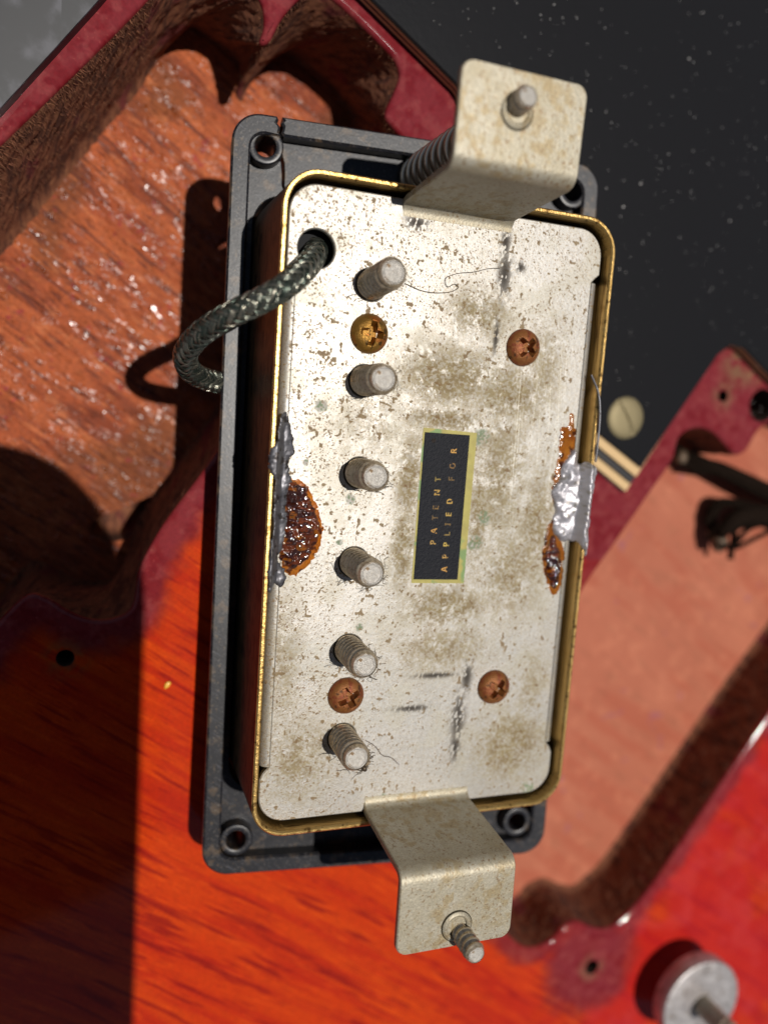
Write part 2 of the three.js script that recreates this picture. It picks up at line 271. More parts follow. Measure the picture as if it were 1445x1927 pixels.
// ---------------------------------------------------------------- the guitar
const guitar = thing('guitar', 'cherry red mahogany guitar body with bare routed cavities and black pickguard', 'guitar');
const screwHoles = [[-38.5, 19.9, 1.05], [54.4, -17.5, 0.9], [42, 75.5, 1.25], [62.3, -16.6, 2.6]];
{
  const EDGE = [[-140, -160], [170, -160], [170, 190], [-140, 190]], rim = 0.55;
  const top = sheet(EDGE, [offset(neckTop, rim), offset(bridgeTop, rim), ...screwHoles.map(([x, z, r]) => circle(x, z, r))], 0);
  obj('body_top', planUV(top, BX0, BX1, BZ0, BZ1), M.lacquer, guitar);
  const lipOf = (P) => { // rounded lip of lacquer round a cavity
    const n = P.length, O = [0, 1, 2, 3, 4].map((k) => { const a = k / 4 * Math.PI / 2; return [offset(P, rim * (1 - Math.sin(a))), -rim * (1 - Math.cos(a))]; });
    return planUV(grid(n, 4, (u, v, i, j) => { const q = O[j][0][i % n]; return [q[0], O[j][1], q[1]]; }), BX0, BX1, BZ0, BZ1);
  };
  obj('cavity_edge', lipOf(neckTop), M.lacquer, guitar);
  obj('cavity_edge', lipOf(bridgeTop), M.lacquer, guitar);
  const wall = (A, B, y0, y1, amp, NY = 26) => { const n = A.length; let len = [0]; for (let i = 1; i <= n; i++) len.push(len[i - 1] + Math.hypot(A[i % n][0] - A[i - 1][0], A[i % n][1] - A[i - 1][1]));
    const N1 = offset(A, 1);
    return grid(n * 2, NY, (u, v, i, j) => { const k = i / 2, a = Math.floor(k) % n, b = Math.ceil(k) % n, f = k - Math.floor(k), l = (q) => [q[a][0] + (q[b][0] - q[a][0]) * f, q[a][1] + (q[b][1] - q[a][1]) * f];
      const [ax, az] = l(A), [bx, bz] = l(B), [nx, nz] = l(N1); const s = (len[Math.floor(k) % n] ?? 0) + f * 0.5, yy = y0 + (y1 - y0) * v;
      const d = amp * ss(0, 0.12, v) * (fbm(s * 1.4, yy * 0.8, 3) - 0.5) * 2, foot = v > 0.9 ? -0.7 * ((v - 0.9) / 0.1) ** 2 : 0;
      return [ax + (bx - ax) * v + (nx - ax) * (d + foot), yy, az + (bz - az) * v + (nz - az) * (d + foot)]; }, (u, v) => [u * len[n] / 70, v * (y0 - y1) / 35]); };
  obj('cavity_wall', wall(neckTop, neckFloor, -rim, -ND, 0.32), M.wall, guitar);
  obj('cavity_wall', wall(bridgeTop, bridgeFloor, -rim, -BD, 0.14, 14), M.wall, guitar);
  const nf = sheet(offset(neckFloor, 0.4), [pitTop, groove], -ND + 0.02);
  obj('cavity_floor', planUV(nf, BX0 - 10, BX0 + 70, -65, 25), M.neckFloor, guitar);
  const pit = mergeGeometries([plain(planUV(sheet(offset(pitTop, 0.3), [], -ND - 5), BX0 - 10, BX0 + 70, -65, 25)), plain(planUV(wall(pitTop, pitTop, -ND + 0.02, -ND - 5, 0.12, 8), BX0 - 10, BX0 + 70, -65, 25))]);
  obj('cavity_step', pit, M.neckFloor, guitar);
  const gin = offset(groove, -0.35);
  obj('wire_channel', [planUV(wall(groove, gin, -ND + 0.02, -ND - 6, 0.1, 8), 0, 70, 0, 35), planUV(sheet(offset(gin, 0.3), [], -ND - 5.9), 0, 70, 0, 35)], M.wall, guitar);
  obj('cavity_floor', planUV(sheet(offset(bridgeFloor, 0.4), [], -BD + 0.02), 15, 100, -20, 75), M.bridgeFloor, guitar);
  for (const [x, z, r] of screwHoles) { const g = lathe([[0, -9], [r * 0.7, -8.5], [r * 0.95, -2], [r, -0.3], [r + 0.12, 0.01]], 28); g.translate(x, 0, z); obj('screw_hole', g, M.hole, guitar); }
  // torn fibres standing out of the rough left wall
  const fib = new THREE.ConeGeometry(0.05, 1, 4, 3); fib.translate(0, 0.5, 0); { const p = fib.attributes.position; for (let i = 0; i < p.count; i++) { const y = p.getY(i); p.setX(i, p.getX(i) + 0.25 * y * y); } }
  const NF = 5200, im = new THREE.InstancedMesh(fib, M.fuzz, NF), mt = new THREE.Matrix4(), q = new THREE.Quaternion(), col = new THREE.Color();
  const A = neckTopPts.slice(1, 6), Bq = [1, 2, 3, 4, 5].map((i) => neckFloorShift[i]);
  for (let k = 0; k < NF; k++) {
    let ax, az, bx, bz, v = Math.pow(rnd(), 1.5) * 0.85, nx = 0.77, nz = 0.63;
    if (k < 4000) { const s = rnd() * 3.99, i = Math.floor(s), f = s - i; ax = A[i][0] + (A[i + 1][0] - A[i][0]) * f; az = A[i][1] + (A[i + 1][1] - A[i][1]) * f; bx = Bq[i][0] + (Bq[i + 1][0] - Bq[i][0]) * f; bz = Bq[i][1] + (Bq[i + 1][1] - Bq[i][1]) * f; }
    else { const P = neckTop, i = 60 + Math.floor(rnd() * 130); ax = bx = P[i][0]; az = bz = P[i][1]; v *= 0.45; const o = offset([P[i - 1], P[i], P[i + 1]], -1)[1]; const cx = -30, cz = -25, l = Math.hypot(cx - ax, cz - az); nx = (cx - ax) / l; nz = (cz - az) / l; }
    const dir = V(nx + rr(-0.9, 0.9), rr(-0.9, 0.5), nz + rr(-0.9, 0.9)).normalize();
    q.setFromUnitVectors(V(0, 1, 0), dir); const L = rr(0.25, 0.9), T = rr(0.5, 1.2);
    mt.compose(V(ax + (bx - ax) * v - nx * 0.1, -0.5 - v * ND, az + (bz - az) * v - nz * 0.1), q, V(T, L, T)); im.setMatrixAt(k, mt);
    const g = rr(0.5, 1.9); im.setColorAt(k, col.setRGB(g * 1.0, g * rr(0.8, 1), g * 0.9));
  }
  im.name = 'wood_fibre'; im.userData.kind = 'stuff'; im.castShadow = im.receiveShadow = true; guitar.add(im);
}

// ---------------------------------------------------------------- pickguards
M.plastic = new THREE.MeshPhysicalMaterial({ color: new THREE.Color().setRGB(0.011, 0.0105, 0.011), roughness: 0.2, specularIntensity: 0.8, bumpMap: tex(512, 512, (s, t) => { const h = 0.7 * fbm(s * 18, t * 18, 3) + 0.3 * n2(s * 90, t * 90); return [h, h, h]; }, false), bumpScale: 0.000012 });
M.wornPlastic = new THREE.MeshPhysicalMaterial({ map: tex(512, 512, (s, t) => mix(C8(24, 25, 29), C8(66, 66, 72), ss(0.42, 0.78, fbm(s * 9, t * 9, 5)))), roughness: 0.5 });
M.blackPly = new THREE.MeshStandardMaterial({ color: new THREE.Color().setRGB(0.012, 0.011, 0.012), roughness: 0.5 });
M.creamPly = new THREE.MeshStandardMaterial({ color: new THREE.Color().setRGB(0.62, 0.42, 0.2), roughness: 0.55 });
{
  const corner = [[-15.6, -65.2], [-6.7, -59.7], [5.5, -52.2], [11, -47], [18.8, -32.2], [25, -13.7], [31.3, -10.5], [39.1, -6], [50.6, -23.3], [52.6, -24.9], [55.2, -24.7], [60.4, -21.4], [69.4, -16.1], [105.5, -6.9], [120, -118.5], [-16.7, -110]];
  // the front edge (25,-13.7)-(39.1,-6) is cut back in a wide bevel that shows the plies
  const bev = (d) => corner.map(([x, z], i) => ([5, 6].includes(i) ? [x - 0.44 * d, z + 0.9 * d] : i === 7 ? [x + 0.1 * d - 0.36 * d - 0.1 * d, z + 0.62 * d + 0.4 * d] : i === 4 ? [x - 0.3 * d, z] : [x, z]));
  const pg = obj('pickguard', boxUV(slab(bev(0), [circle(35.4, -13.1, 1.2)], 2.3, 1.8, 0.2), 1 / 20), M.plastic, guitar);
  pg.userData.label = 'black laminated pickguard with cream edge lines';
  obj('ply', slab(bev(1.25), [], 1.8, 1.3), M.creamPly, pg);
  obj('ply', slab(bev(2.3), [], 1.3, 0.9), M.blackPly, pg);
  obj('ply', slab(bev(3.5), [], 0.9, 0.4), M.creamPly, pg);
  obj('ply', slab(bev(3.7), [], 0.4, 0.004), M.blackPly, pg);
  const p2 = [[-66, -13.5], [-55.4, -28.3], [-45.8, -39.9], [-36.4, -52.6], [-30.5, -60.9], [-41.2, -90], [-110, -54.6]];
  const pg2 = obj('pickguard', boxUV(slab(p2, [], 2.3, 1.8, 0.06), 1 / 20), M.wornPlastic, guitar);
  obj('ply', slab(p2, [], 1.8, 1.3), M.blackPly, pg2); obj('ply', slab(p2, [], 1.3, 0.004), M.blackPly, pg2);
  // slotted screw
  const ev = new Evaluator(); ev.attributes = ['position', 'normal', 'uv'];
  const dome = lathe([[0, -0.4], [2.9, -0.4], [3.05, -0.05], [2.85, 0.14], [2.4, 0.3], [1.4, 0.38], [0, 0.4]], 44);
  const a = new Brush(dome), b = new Brush(new THREE.BoxGeometry(8, 1.4, 0.5)); b.rotation.y = -0.95; b.position.y = 0.72; a.updateMatrixWorld(); b.updateMatrixWorld();
  const sg = ev.evaluate(a, b, SUBTRACTION).geometry; sg.translate(35.4, 2.3, -13.1);
  obj('pickguard_screw', toCreasedNormals(plain(sg), 0.5), new THREE.MeshStandardMaterial({ color: new THREE.Color().setRGB(0.25, 0.205, 0.11), metalness: 0.5, roughness: 0.6 }), pg);
}
// dust on the black plastic: pale specks that catch the sun
{
  const im = new THREE.InstancedMesh(new THREE.IcosahedronGeometry(1, 1), new THREE.MeshStandardMaterial({ color: new THREE.Color().setRGB(0.75, 0.72, 0.68), roughness: 0.35 }), 900), mt = new THREE.Matrix4();
  for (let k = 0; k < 900; k++) { let x, z; do { x = rr(-2, 82); z = rr(-84, -4); } while (z > -52 + (x - 5.5) * 0.62 - 3 && x < 39 && z > -60 ? !(x > 24 && z < -14) && !(x > 12 && z < -42) : x > 38 && z > -23 - (50 - x) * 1.4); const s = rr(0.012, 0.045) * (rnd() < 0.1 ? 1.7 : 1); mt.compose(V(x, 2.3 + s * 0.6, z), new THREE.Quaternion(), V(s * rr(0.8, 1.8), s, s * rr(0.8, 1.8))); im.setMatrixAt(k, mt); }
  im.name = 'dust'; im.userData = { kind: 'stuff', label: 'pale dust specks scattered over the black pickguard', category: 'dust' }; im.castShadow = true; scene.add(im);
}

// ---------------------------------------------------------------- metals
const specks = (s, t) => { const x = s * 30, y = t * 30; return { fine: n2(x * 9, y * 9), mid: fbm(x * 1.4, y * 1.4, 4), big: fbm(x * 0.4 + 5, y * 0.4, 3) }; };
const fineBump = tex(512, 512, (s, t) => { const h = 0.5 * n2(s * 200, t * 200) + 0.5 * fbm(s * 40, t * 40, 3); return [h, h, h]; }, false);
const brassMap = tex(512, 512, (s, t) => { const q = specks(s, t); let c = mix(C8(222, 188, 122), C8(194, 154, 86), q.mid); c = mix(c, C8(94, 68, 36), 0.7 * ss(0.62, 0.74, fbm(s * 75, t * 75, 3))); return c; });
M.brass = new THREE.MeshStandardMaterial({ map: rep(brassMap, 1), metalness: 0.9, roughness: 0.36, bumpMap: rep(fineBump, 2), bumpScale: 0.00003 });
const tarnMap = tex(512, 512, (s, t) => { const q = specks(s, t); let c = mix(C8(116, 96, 70), C8(84, 66, 46), q.mid); c = mix(c, C8(44, 34, 26), 0.7 * ss(0.5, 0.7, fbm(s * 18, t * 60, 3))); return c; });
M.tarnish = new THREE.MeshStandardMaterial({ map: tarnMap, metalness: 0.75, roughness: 0.45, bumpMap: fineBump, bumpScale: 0.00002 });
const nickelMap = tex(900, 900, (s, t) => { // 30 mm square
  const x = s * 30, y = t * 30; let c = mix(C8(178, 172, 156), C8(160, 150, 126), fbm(x * 0.5, y * 0.5, 3));
  c = mix(c, C8(150, 128, 88), 0.55 * ss(0.4, 0.7, fbm(x * 1.3 + 9, y * 1.3, 4)) * ss(0.3, 0.6, fbm(x * 0.3, y * 0.3 + 2, 2)));
  c = mix(c, C8(120, 94, 64), 0.6 * ss(0.64, 0.8, fbm(x * 4.2, y * 4.2 + 6, 3)));
  const f = 0.92 + 0.16 * n2(x * 12, y * 12); return [c[0] * f, c[1] * f, c[2] * f];
});
M.nickel = new THREE.MeshStandardMaterial({ map: nickelMap, metalness: 0.42, roughness: 0.52, bumpMap: rep(fineBump, 1), bumpScale: 0.00003 });
const steelMap = tex(256, 256, (s, t) => { let c = mix(C8(222, 208, 184), C8(178, 160, 132), fbm(s * 12, t * 12, 3)); c = mix(c, C8(120, 100, 76), 0.4 * ss(0.55, 0.75, fbm(s * 24 + 4, t * 24, 3))); return c; });
M.thread = new THREE.MeshStandardMaterial({ map: rep(steelMap, 0.25), metalness: 0.7, roughness: 0.3 });
M.springWire = new THREE.MeshStandardMaterial({ color: new THREE.Color().setRGB(0.72, 0.64, 0.5), metalness: 0.85, roughness: 0.32 });
M.tip = new THREE.MeshStandardMaterial({ map: tex(256, 256, (s, t) => { let c = mix(C8(236, 232, 224), C8(208, 200, 188), fbm(s * 10, t * 10, 3)); c = mix(c, C8(140, 104, 64), 0.7 * ss(0.62, 0.74, fbm(s * 8 + 4, t * 8, 3))); return c; }), metalness: 0.65, roughness: 0.5, bumpMap: fineBump, bumpScale: 0.00006 });
M.whisker = new THREE.MeshStandardMaterial({ color: new THREE.Color().setRGB(0.1, 0.075, 0.05), metalness: 0.6, roughness: 0.5 });

// ---------------------------------------------------------------- the pickup
const PX = 17.65; // height of the base plate
const pickup = thing('guitar_pickup', 'upturned vintage humbucking pickup with stained nickel base plate and gold-edged cover', 'guitar pickup');
{
  // cover: brass lip over a tarnished can
  const CO = rrect(38.6, 69.9, 3.9), CI = rrect(37.45, 68.75, 3.3);
  obj('cover', [boxUV(slab(CO, [CI], 18.35, 0.9), 1 / 30), boxUV(slab(offset(CO, -0.05), [], 0.88, 0.12, 0.3, 1), 1 / 30)], M.tarnish, pickup).userData.label = 'dark tarnished outer wall of the cover';
  const lip = slab(CO, [CI], 19, 18.352, 0.16);
  obj('cover_rim', boxUV(lip, 1 / 30), M.brass, pickup).userData.label = 'bright gold rim of the cover';
  const CL = rrect(37.41, 68.71, 3.28);
  const inn = grid(CL.length, 1, (u, v, i, j) => { const q = CL[i % CL.length]; return [q[0], 18.75 - v * 5, q[1]]; }, (u, v) => [u * 7, v * 0.2]);
  obj('cover_lining', inn, M.brass, pickup).userData.label = 'gold inside of the cover above the plate';
}
// plate colours: 39 x 70 mm
const STAIN = [[0.7, -16, 6, 3.4, 1], [8.1, -14.8, 5.5, 3.6, 0.9], [7.7, -5.1, 4, 9, 0.75], [10.2, 6.1, 5, 6, 0.75], [12.4, 27.2, 4.6, 4.4, 1], [2.1, 14.8, 6, 3, 0.7], [3.3, -23.1, 4, 2.6, 0.8], [-14.2, 26.9, 4, 5, 0.7], [-16.3, 15.8, 2, 9, 0.5], [-8.1, -10.3, 4, 4, 0.35], [-3.4, -4.7, 1.6, 5, 0.9], [2.3, 9.8, 5, 2.6, 1], [12, -17.5, 3, 6, 0.6], [13.3, 1, 3, 8, 0.8], [14.6, 20.6, 2.6, 6, 0.55], [-3.6, 3, 1.4, 5, 0.9], [5.4, -1, 1.6, 7, 0.9], [0.5, -11.4, 5, 1.4, 0.9]];
const SCUFF = [[5.9, -31, 0.5, 1.6], [6.1, -27.6, 0.7, 2.2], [5.7, -20.8, 0.3, 1.6], [5.7, 18.4, 0.6, 1.7], [5, 23.4, 0.8, 3], [4.9, 27, 0.6, 1.6], [-1, 21.8, 2, 0.35], [-4.7, -31.6, 1.2, 0.6], [1.6, 18, 2.4, 0.3], [8, -28.6, 0.5, 0.5]];
const GREEN = [[-10, -2.2, 0.5], [-13.8, -11.9, 0.6], [-15.2, -6, 0.3], [15.4, 33.2, 0.9], [-10.9, 2.5, 0.35], [6.1, -0.5, 0.8], [-3.8, 32.3, 0.5], [5, -9.6, 0.9], [5.2, 2.4, 0.8], [-8, 12, 0.4]];
const plateAt = (x, z) => {
  let S = 0; for (const [a, b, p, q, k] of STAIN) { const d = ((x - a) / p) ** 2 + ((z - b) / q) ** 2; if (d < 4) S = Math.max(S, k * Math.exp(-d * 1.1)); }
  let sc = 0; for (const [a, b, p, q] of SCUFF) { const d = ((x - a) / p) ** 2 + ((z - b) / q) ** 2; if (d < 4) sc = Math.max(sc, Math.exp(-d)); }
  let gr = 0; for (const [a, b, r] of GREEN) { const d = Math.hypot(x - a, z - b) / r; if (d < 2) gr = Math.max(gr, 1 - ss(0.5, 1.3, d + 0.8 * (fbm(x * 2.4, z * 2.4, 2) - 0.5))); }
  const n1 = fbm(x * 0.9, z * 0.9, 4), n3 = fbm(x * 2.6 + 8, z * 2.6, 3), n5 = n2(x * 7 + 3, z * 7), lf = ss(-2, -14, x) * 0.5 + ss(-10, -30, z) * 0.35 + 0.2;
  const stain = clamp(S * 1.25) * ss(0.3, 0.62, n1 * 0.5 + n3 * 0.3 + n2(x * 6, z * 6) * 0.2 + 0.1 * S), veil = 0.5 * ss(0.5, 0.75, fbm(x * 0.35 + 4, z * 0.35, 3));
  const spot = ss(0.735, 0.775, fbm(x * 1.9 + 2, z * 1.9 + 5, 3) + 0.02 * lf), pin = ss(0.7, 0.8, fbm(x * 6.5, z * 6.5 + 9, 3) + 0.1 * lf - 0.03) * ss(0.3, 0.62, fbm(x * 0.5 + 31, z * 0.5, 2) + 0.15 * lf), dot = ss(0.9, 0.95, n5 + 0.05 * lf) * ss(0.35, 0.6, n2(x * 0.6, z * 0.6));
  const scuff = sc * ss(0.42, 0.56, fbm(x * 4.5 + z, z * 2.2, 3) + 0.12 * sc);
  return { stain, veil, spot, pin, dot, scuff, gr };
};
const PW = 1170, PH = 2040, plateInfo = new Uint8Array(PW * PH * 2);
const plateMap = tex(PW, PH, (s, t, i, j) => {
  const x = -19.5 + s * 39, z = -35 + t * 70, q = plateAt(x, z), g = n2(x * 11, z * 11) * 0.6 + n2(x * 22, z * 22) * 0.4;
  let c = mix(C8(176, 174, 168), C8(190, 187, 182), fbm(x * 0.2, z * 0.2, 2));
  c = mix(c, C8(176, 170, 150), q.veil * 0.6);
  c = mix(c, mix(C8(142, 126, 86), C8(116, 96, 60), n2(x * 1.5, z * 1.5)), q.stain * (0.36 + 0.5 * ss(0.34, 0.6, fbm(x * 4.2 + 1, z * 4.2, 2))));
  c = mix(c, C8(150, 128, 96), 0.35 * ss(0.62, 0.8, n2(x * 14 + 40, z * 14)));
  c = mix(c, C8(124, 96, 64), q.pin * 0.6); c = mix(c, C8(112, 76, 48), q.dot * 0.6); c = mix(c, mix(C8(134, 112, 74), C8(108, 80, 48), n2(x * 3, z * 3)), q.spot * 0.7);
  c = mix(c, C8(112, 128, 98), q.gr * 0.75 * ss(0.3, 0.55, n2(x * 5 + 7, z * 5))); c = mix(c, C8(46, 40, 34), q.scuff * 0.85);
  const f = 0.93 + 0.13 * g, k = (j * PW + i) * 2, dirty = clamp(0.9 * q.stain + 0.8 * q.pin + 0.8 * q.dot + q.spot + q.gr + q.scuff + 0.3 * q.veil);
  plateInfo[k] = dirty * 255; plateInfo[k + 1] = g * 255;
  return [c[0] * f, c[1] * f, c[2] * f];
}, true, THREE.ClampToEdgeWrapping);
{ // fine scratches, drawn into the metal's colour
  const d = plateMap.image.data, put = (x, z, c, a) => { const i = Math.round((x + 19.5) / 39 * PW), j = Math.round((z + 35) / 70 * PH); if (i < 0 || j < 0 || i >= PW || j >= PH) return; const k = (j * PW + i) * 4; for (let m = 0; m < 3; m++) d[k + m] += (c[m] - d[k + m]) * a; };
  const scratch = (x0, z0, x1, z1, c, a, bend = 0) => { const n = Math.ceil(Math.hypot(x1 - x0, z1 - z0) * 40); for (let k = 0; k <= n; k++) { const t = k / n; put(x0 + (x1 - x0) * t + bend * Math.sin(t * 3.1), z0 + (z1 - z0) * t, c, a * (0.4 + 0.6 * n2(t * 30, x0))); } };
  for (let k = 0; k < 26; k++) { const x = rr(8.5, 15.5), z = rr(-22, -8); scratch(x, z, x + rr(-0.3, 0.8), z + rr(3, 14), [246, 242, 228], 0.6, rr(-0.1, 0.1)); }
  for (let k = 0; k < 90; k++) { const x = rr(-17, 17), z = rr(-32, 32), a = rr(0, 6.3), l = rr(1, 7); scratch(x, z, x + l * Math.cos(a), z + l * Math.sin(a), rnd() < 0.6 ? [248, 244, 232] : [110, 96, 74], 0.4, rr(-0.3, 0.3)); }
}
const plateOrm = tex(PW >> 1, PH >> 1, (s, t) => { const k = (Math.min(PH - 1, Math.floor(t * PH)) * PW + Math.min(PW - 1, Math.floor(s * PW))) * 2, d = plateInfo[k] / 255, g = plateInfo[k + 1] / 255; return [1, 0.5 + 0.28 * d + 0.12 * (g - 0.5), 0.68 * (1 - 0.75 * d)]; }, false, THREE.ClampToEdgeWrapping);
const plateBump = tex(PW >> 1, PH >> 1, (s, t) => { const x = -19.5 + s * 39, z = -35 + t * 70, k = (Math.min(PH - 1, Math.floor(t * PH)) * PW + Math.min(PW - 1, Math.floor(s * PW))) * 2; const h = 0.4 * fbm(x * 3, z * 3, 3) + 0.2 * plateInfo[k + 1] / 255 + 0.4 * plateInfo[k] / 255; return [h, h, h]; }, false, THREE.ClampToEdgeWrapping);
M.plate = new THREE.MeshStandardMaterial({ map: plateMap, roughnessMap: plateOrm, metalnessMap: plateOrm, metalness: 1, roughness: 1, bumpMap: plateBump, bumpScale: 0.00003 });
const POLES = [[-9.25, -24.75, 6.0, 0.03, -0.09], [-9.35, -14.85, 5.8, 0.015, -0.03], [-9.25, -5.1, 5.7, -0.02, -0.03], [-9.2, 4.65, 6.1, 0, 0], [-9.15, 14.42, 5.9, -0.01, -0.015], [-9.2, 24.7, 5.8, -0.03, -0.03]];
const CABLE_HOLE = [-15.3, -27.6, 1.95];
let plate;
{
  const hx = 18.3, mx = 17.35, hz = 33.85, r = 3.0, P = [];
  for (const [x, z, a0] of [[hx - r, -hz + r, -Math.PI / 2], [hx - r, hz - r, 0], [-hx + r, hz - r, Math.PI / 2], [-hx + r, -hz + r, Math.PI]]) {
    for (let i = 0; i <= 9; i++) { const a = a0 + i / 9 * Math.PI / 2; P.push([x + r * Math.cos(a), z + r * Math.sin(a)]); }
    if (a0 === -Math.PI / 2) P.push([hx, -29], [mx + 0.3, -28.4], [mx, -28], [mx, 27.4], [mx + 0.3, 27.7], [hx - 0.3, 28.1], [hx, 28.8]);
    if (a0 === Math.PI / 2) P.push([-hx, 28.8], [-hx + 0.3, 28.1], [-mx - 0.3, 27.7], [-mx, 27.4], [-mx, -24], [-mx - 0.3, -24.4], [-hx, -25]);
  }
  const g = slab(P, [...POLES.map(([x, z]) => circle(x, z, 1.68, 26)), circle(CABLE_HOLE[0], CABLE_HOLE[1], CABLE_HOLE[2], 36)], PX, PX - 0.8, 0.12);
  plate = obj('base_plate', planUV(g, -19.5, 19.5, -35, 35), M.plate, pickup);
  for (const s of [-1, 1]) { // long edges folded down into the cover
    const R = 0.95, f = grid(60, 12, (u, v) => { const z0 = s < 0 ? -24 : -28, z = z0 + (27.4 - z0) * u, a = Math.min(1, v * 1.6) * Math.PI / 2, dn = Math.max(0, v * 1.6 - 1) * 6; return [s * (mx + R * Math.sin(a)), PX - R * (1 - Math.cos(a)) - dn - 0.002, z]; });
    obj('folded_edge', planUV(f, -19.5, 19.5, -35, 35), M.plate, plate);
  }
  // the dark inside seen through the cable hole
  obj('bobbin', [boxUV(slab(rrect(35, 66, 2), [], PX - 2.2, PX - 12), 0.1)], new THREE.MeshStandardMaterial({ color: new THREE.Color().setRGB(0.008, 0.008, 0.009), roughness: 0.85 }), pickup);
}
// mounting legs: one bent strip each
function leg(s, cx, hw, h, tilt) {
  const T = 0.8, prof = [], R0 = 0.9, R1 = 1.5, z0 = 32.7, zl = 33.9, lean = 0.075;
  for (let i = 0; i <= 1; i++) prof.push([z0 - 0.6 + i * 0.3, 0.012]);
  for (let i = 1; i <= 6; i++) { const a = i / 6 * Math.PI / 2; prof.push([z0 - 0.3 + R0 * Math.sin(a) + 0.02, 0.012 + R0 * (1 - Math.cos(a))]); }
  const b = prof[prof.length - 1]; for (let i = 1; i <= 14; i++) { const t = i / 14; prof.push([b[0] + lean * t * (h - R0 - R1), b[1] + t * (h - R0 - R1)]); }
  const e = prof[prof.length - 1]; for (let i = 1; i <= 8; i++) { const a = i / 8 * Math.PI / 2; prof.push([e[0] + R1 * (1 - Math.cos(a)), e[1] + R1 * Math.sin(a)]); }
  const k = prof[prof.length - 1]; for (let i = 1; i <= 16; i++) { const t = 1 - (1 - i / 16) ** 2.2; prof.push([k[0] + t * 7.6, k[1] + t * tilt]); }
  const n = prof.length, end = prof[n - 1][0], pos = [], ix = [], sec = [];
  const NX = 14;
  for (let i = 0; i < n; i++) {
    const p0 = prof[Math.max(0, i - 1)], p1 = prof[Math.min(n - 1, i + 1)], l = Math.hypot(p1[0] - p0[0], p1[1] - p0[1]), nz = -(p1[1] - p0[1]) / l, ny = (p1[0] - p0[0]) / l;
    const d = i > n - 14 ? end - prof[i][0] : 9, cr = 1.1, w = d < cr ? hw - (cr - Math.sqrt(Math.max(0, cr * cr - (cr - d) ** 2))) : hw, ring = [];
    const pt = (x, off) => [cx + x, PX + prof[i][1] + ny * off, s * (prof[i][0] + nz * off)];
    for (let j = 0; j <= NX; j++) { const x = -w + 0.12 + (2 * w - 0.24) * j / NX; ring.push(pt(x, 0)); }
    ring.push(pt(w, -0.12), pt(w, -T + 0.12));
    for (let j = NX; j >= 0; j--) { const x = -w + 0.12 + (2 * w - 0.24) * j / NX; ring.push(pt(x, -T)); }
    ring.push(pt(-w, -T + 0.12), pt(-w, -0.12)); sec.push(ring);
  }
  const m = sec[0].length; for (const r of sec) for (const q of r) pos.push(...q);
  for (let i = 0; i < n - 1; i++) for (let j = 0; j < m; j++) { const a = i * m + j, c = i * m + (j + 1) % m, d = a + m, f = c + m; if (s > 0) ix.push(a, d, c, c, d, f); else ix.push(a, c, d, c, f, d); }
  for (const i of [0, n - 1]) { const o = i * m; for (let j = 1; j < m - 1; j++) { const fl = (i === 0) === (s > 0); if (fl) ix.push(o, o + j, o + j + 1); else ix.push(o, o + j + 1, o + j); } }
  let g = new THREE.BufferGeometry(); g.setAttribute('position', new THREE.Float32BufferAttribute(pos, 3)); g.setIndex(ix); g = toCreasedNormals(g, 0.55);
  return boxUV(g, 1 / 30);
}
obj('mounting_leg', leg(-1, 0.1, 6.5, 12.2, 0.35), M.nickel, pickup).userData.label = 'upper bent mounting leg';
obj('mounting_leg', leg(1, 0.55, 6.6, 12.2, 0.1), M.nickel, pickup).userData.label = 'lower bent mounting leg';
// pole screws, their filings
POLES.forEach(([x, z, h, dx, dz], i) => {
  const d = 1.6, sc = obj('pole_screw', upright(threaded(1.6, h + d, 0.82, 0.3), x - dx * d, PX - d, z - dz * d, dx, dz), M.thread, pickup);
  obj('screw_tip', upright(rodTip(1.58, h + d), x - dx * d, PX - d, z - dz * d, dx, dz), M.tip, sc);
  const W = [], n = i > 2 ? 34 : 14;
  for (let k = 0; k < n; k++) { const a = rr(-0.7, 2.2) + (rnd() < 0.25 ? rr(0, 6.3) : 0), y = PX + h * (rnd() < 0.75 ? rr(0.86, 1) : rr(0.3, 0.95)), r = 1.55, l = rr(0.15, 0.75), cx = x + dx * (y - PX) , cz = z + dz * (y - PX);
    const a2 = a + rr(-0.5, 0.5); W.push(tube([[cx + r * Math.cos(a), y, cz + r * Math.sin(a)], [cx + (r + l * 0.6) * Math.cos(a2), y + rr(-0.15, 0.1), cz + (r + l * 0.6) * Math.sin(a2)], [cx + (r + l) * Math.cos(a2 + rr(-0.3, 0.3)), y + rr(-0.3, 0.2), cz + (r + l) * Math.sin(a2)]], rr(0.018, 0.04), 5, 4)); }
  if (i === 5) for (let k = 0; k < 7; k++) { const g = new THREE.IcosahedronGeometry(rr(0.15, 0.34), 1); g.translate(x + dx * h + 0.9 + rr(-0.3, 0.4), PX + h + rr(-0.7, 0), z + dz * h + 0.95 + rr(-0.5, 0.5)); W.push(g); }
  const m = obj('metal_filings', W, M.whisker, sc); m.userData.kind = 'stuff';
});
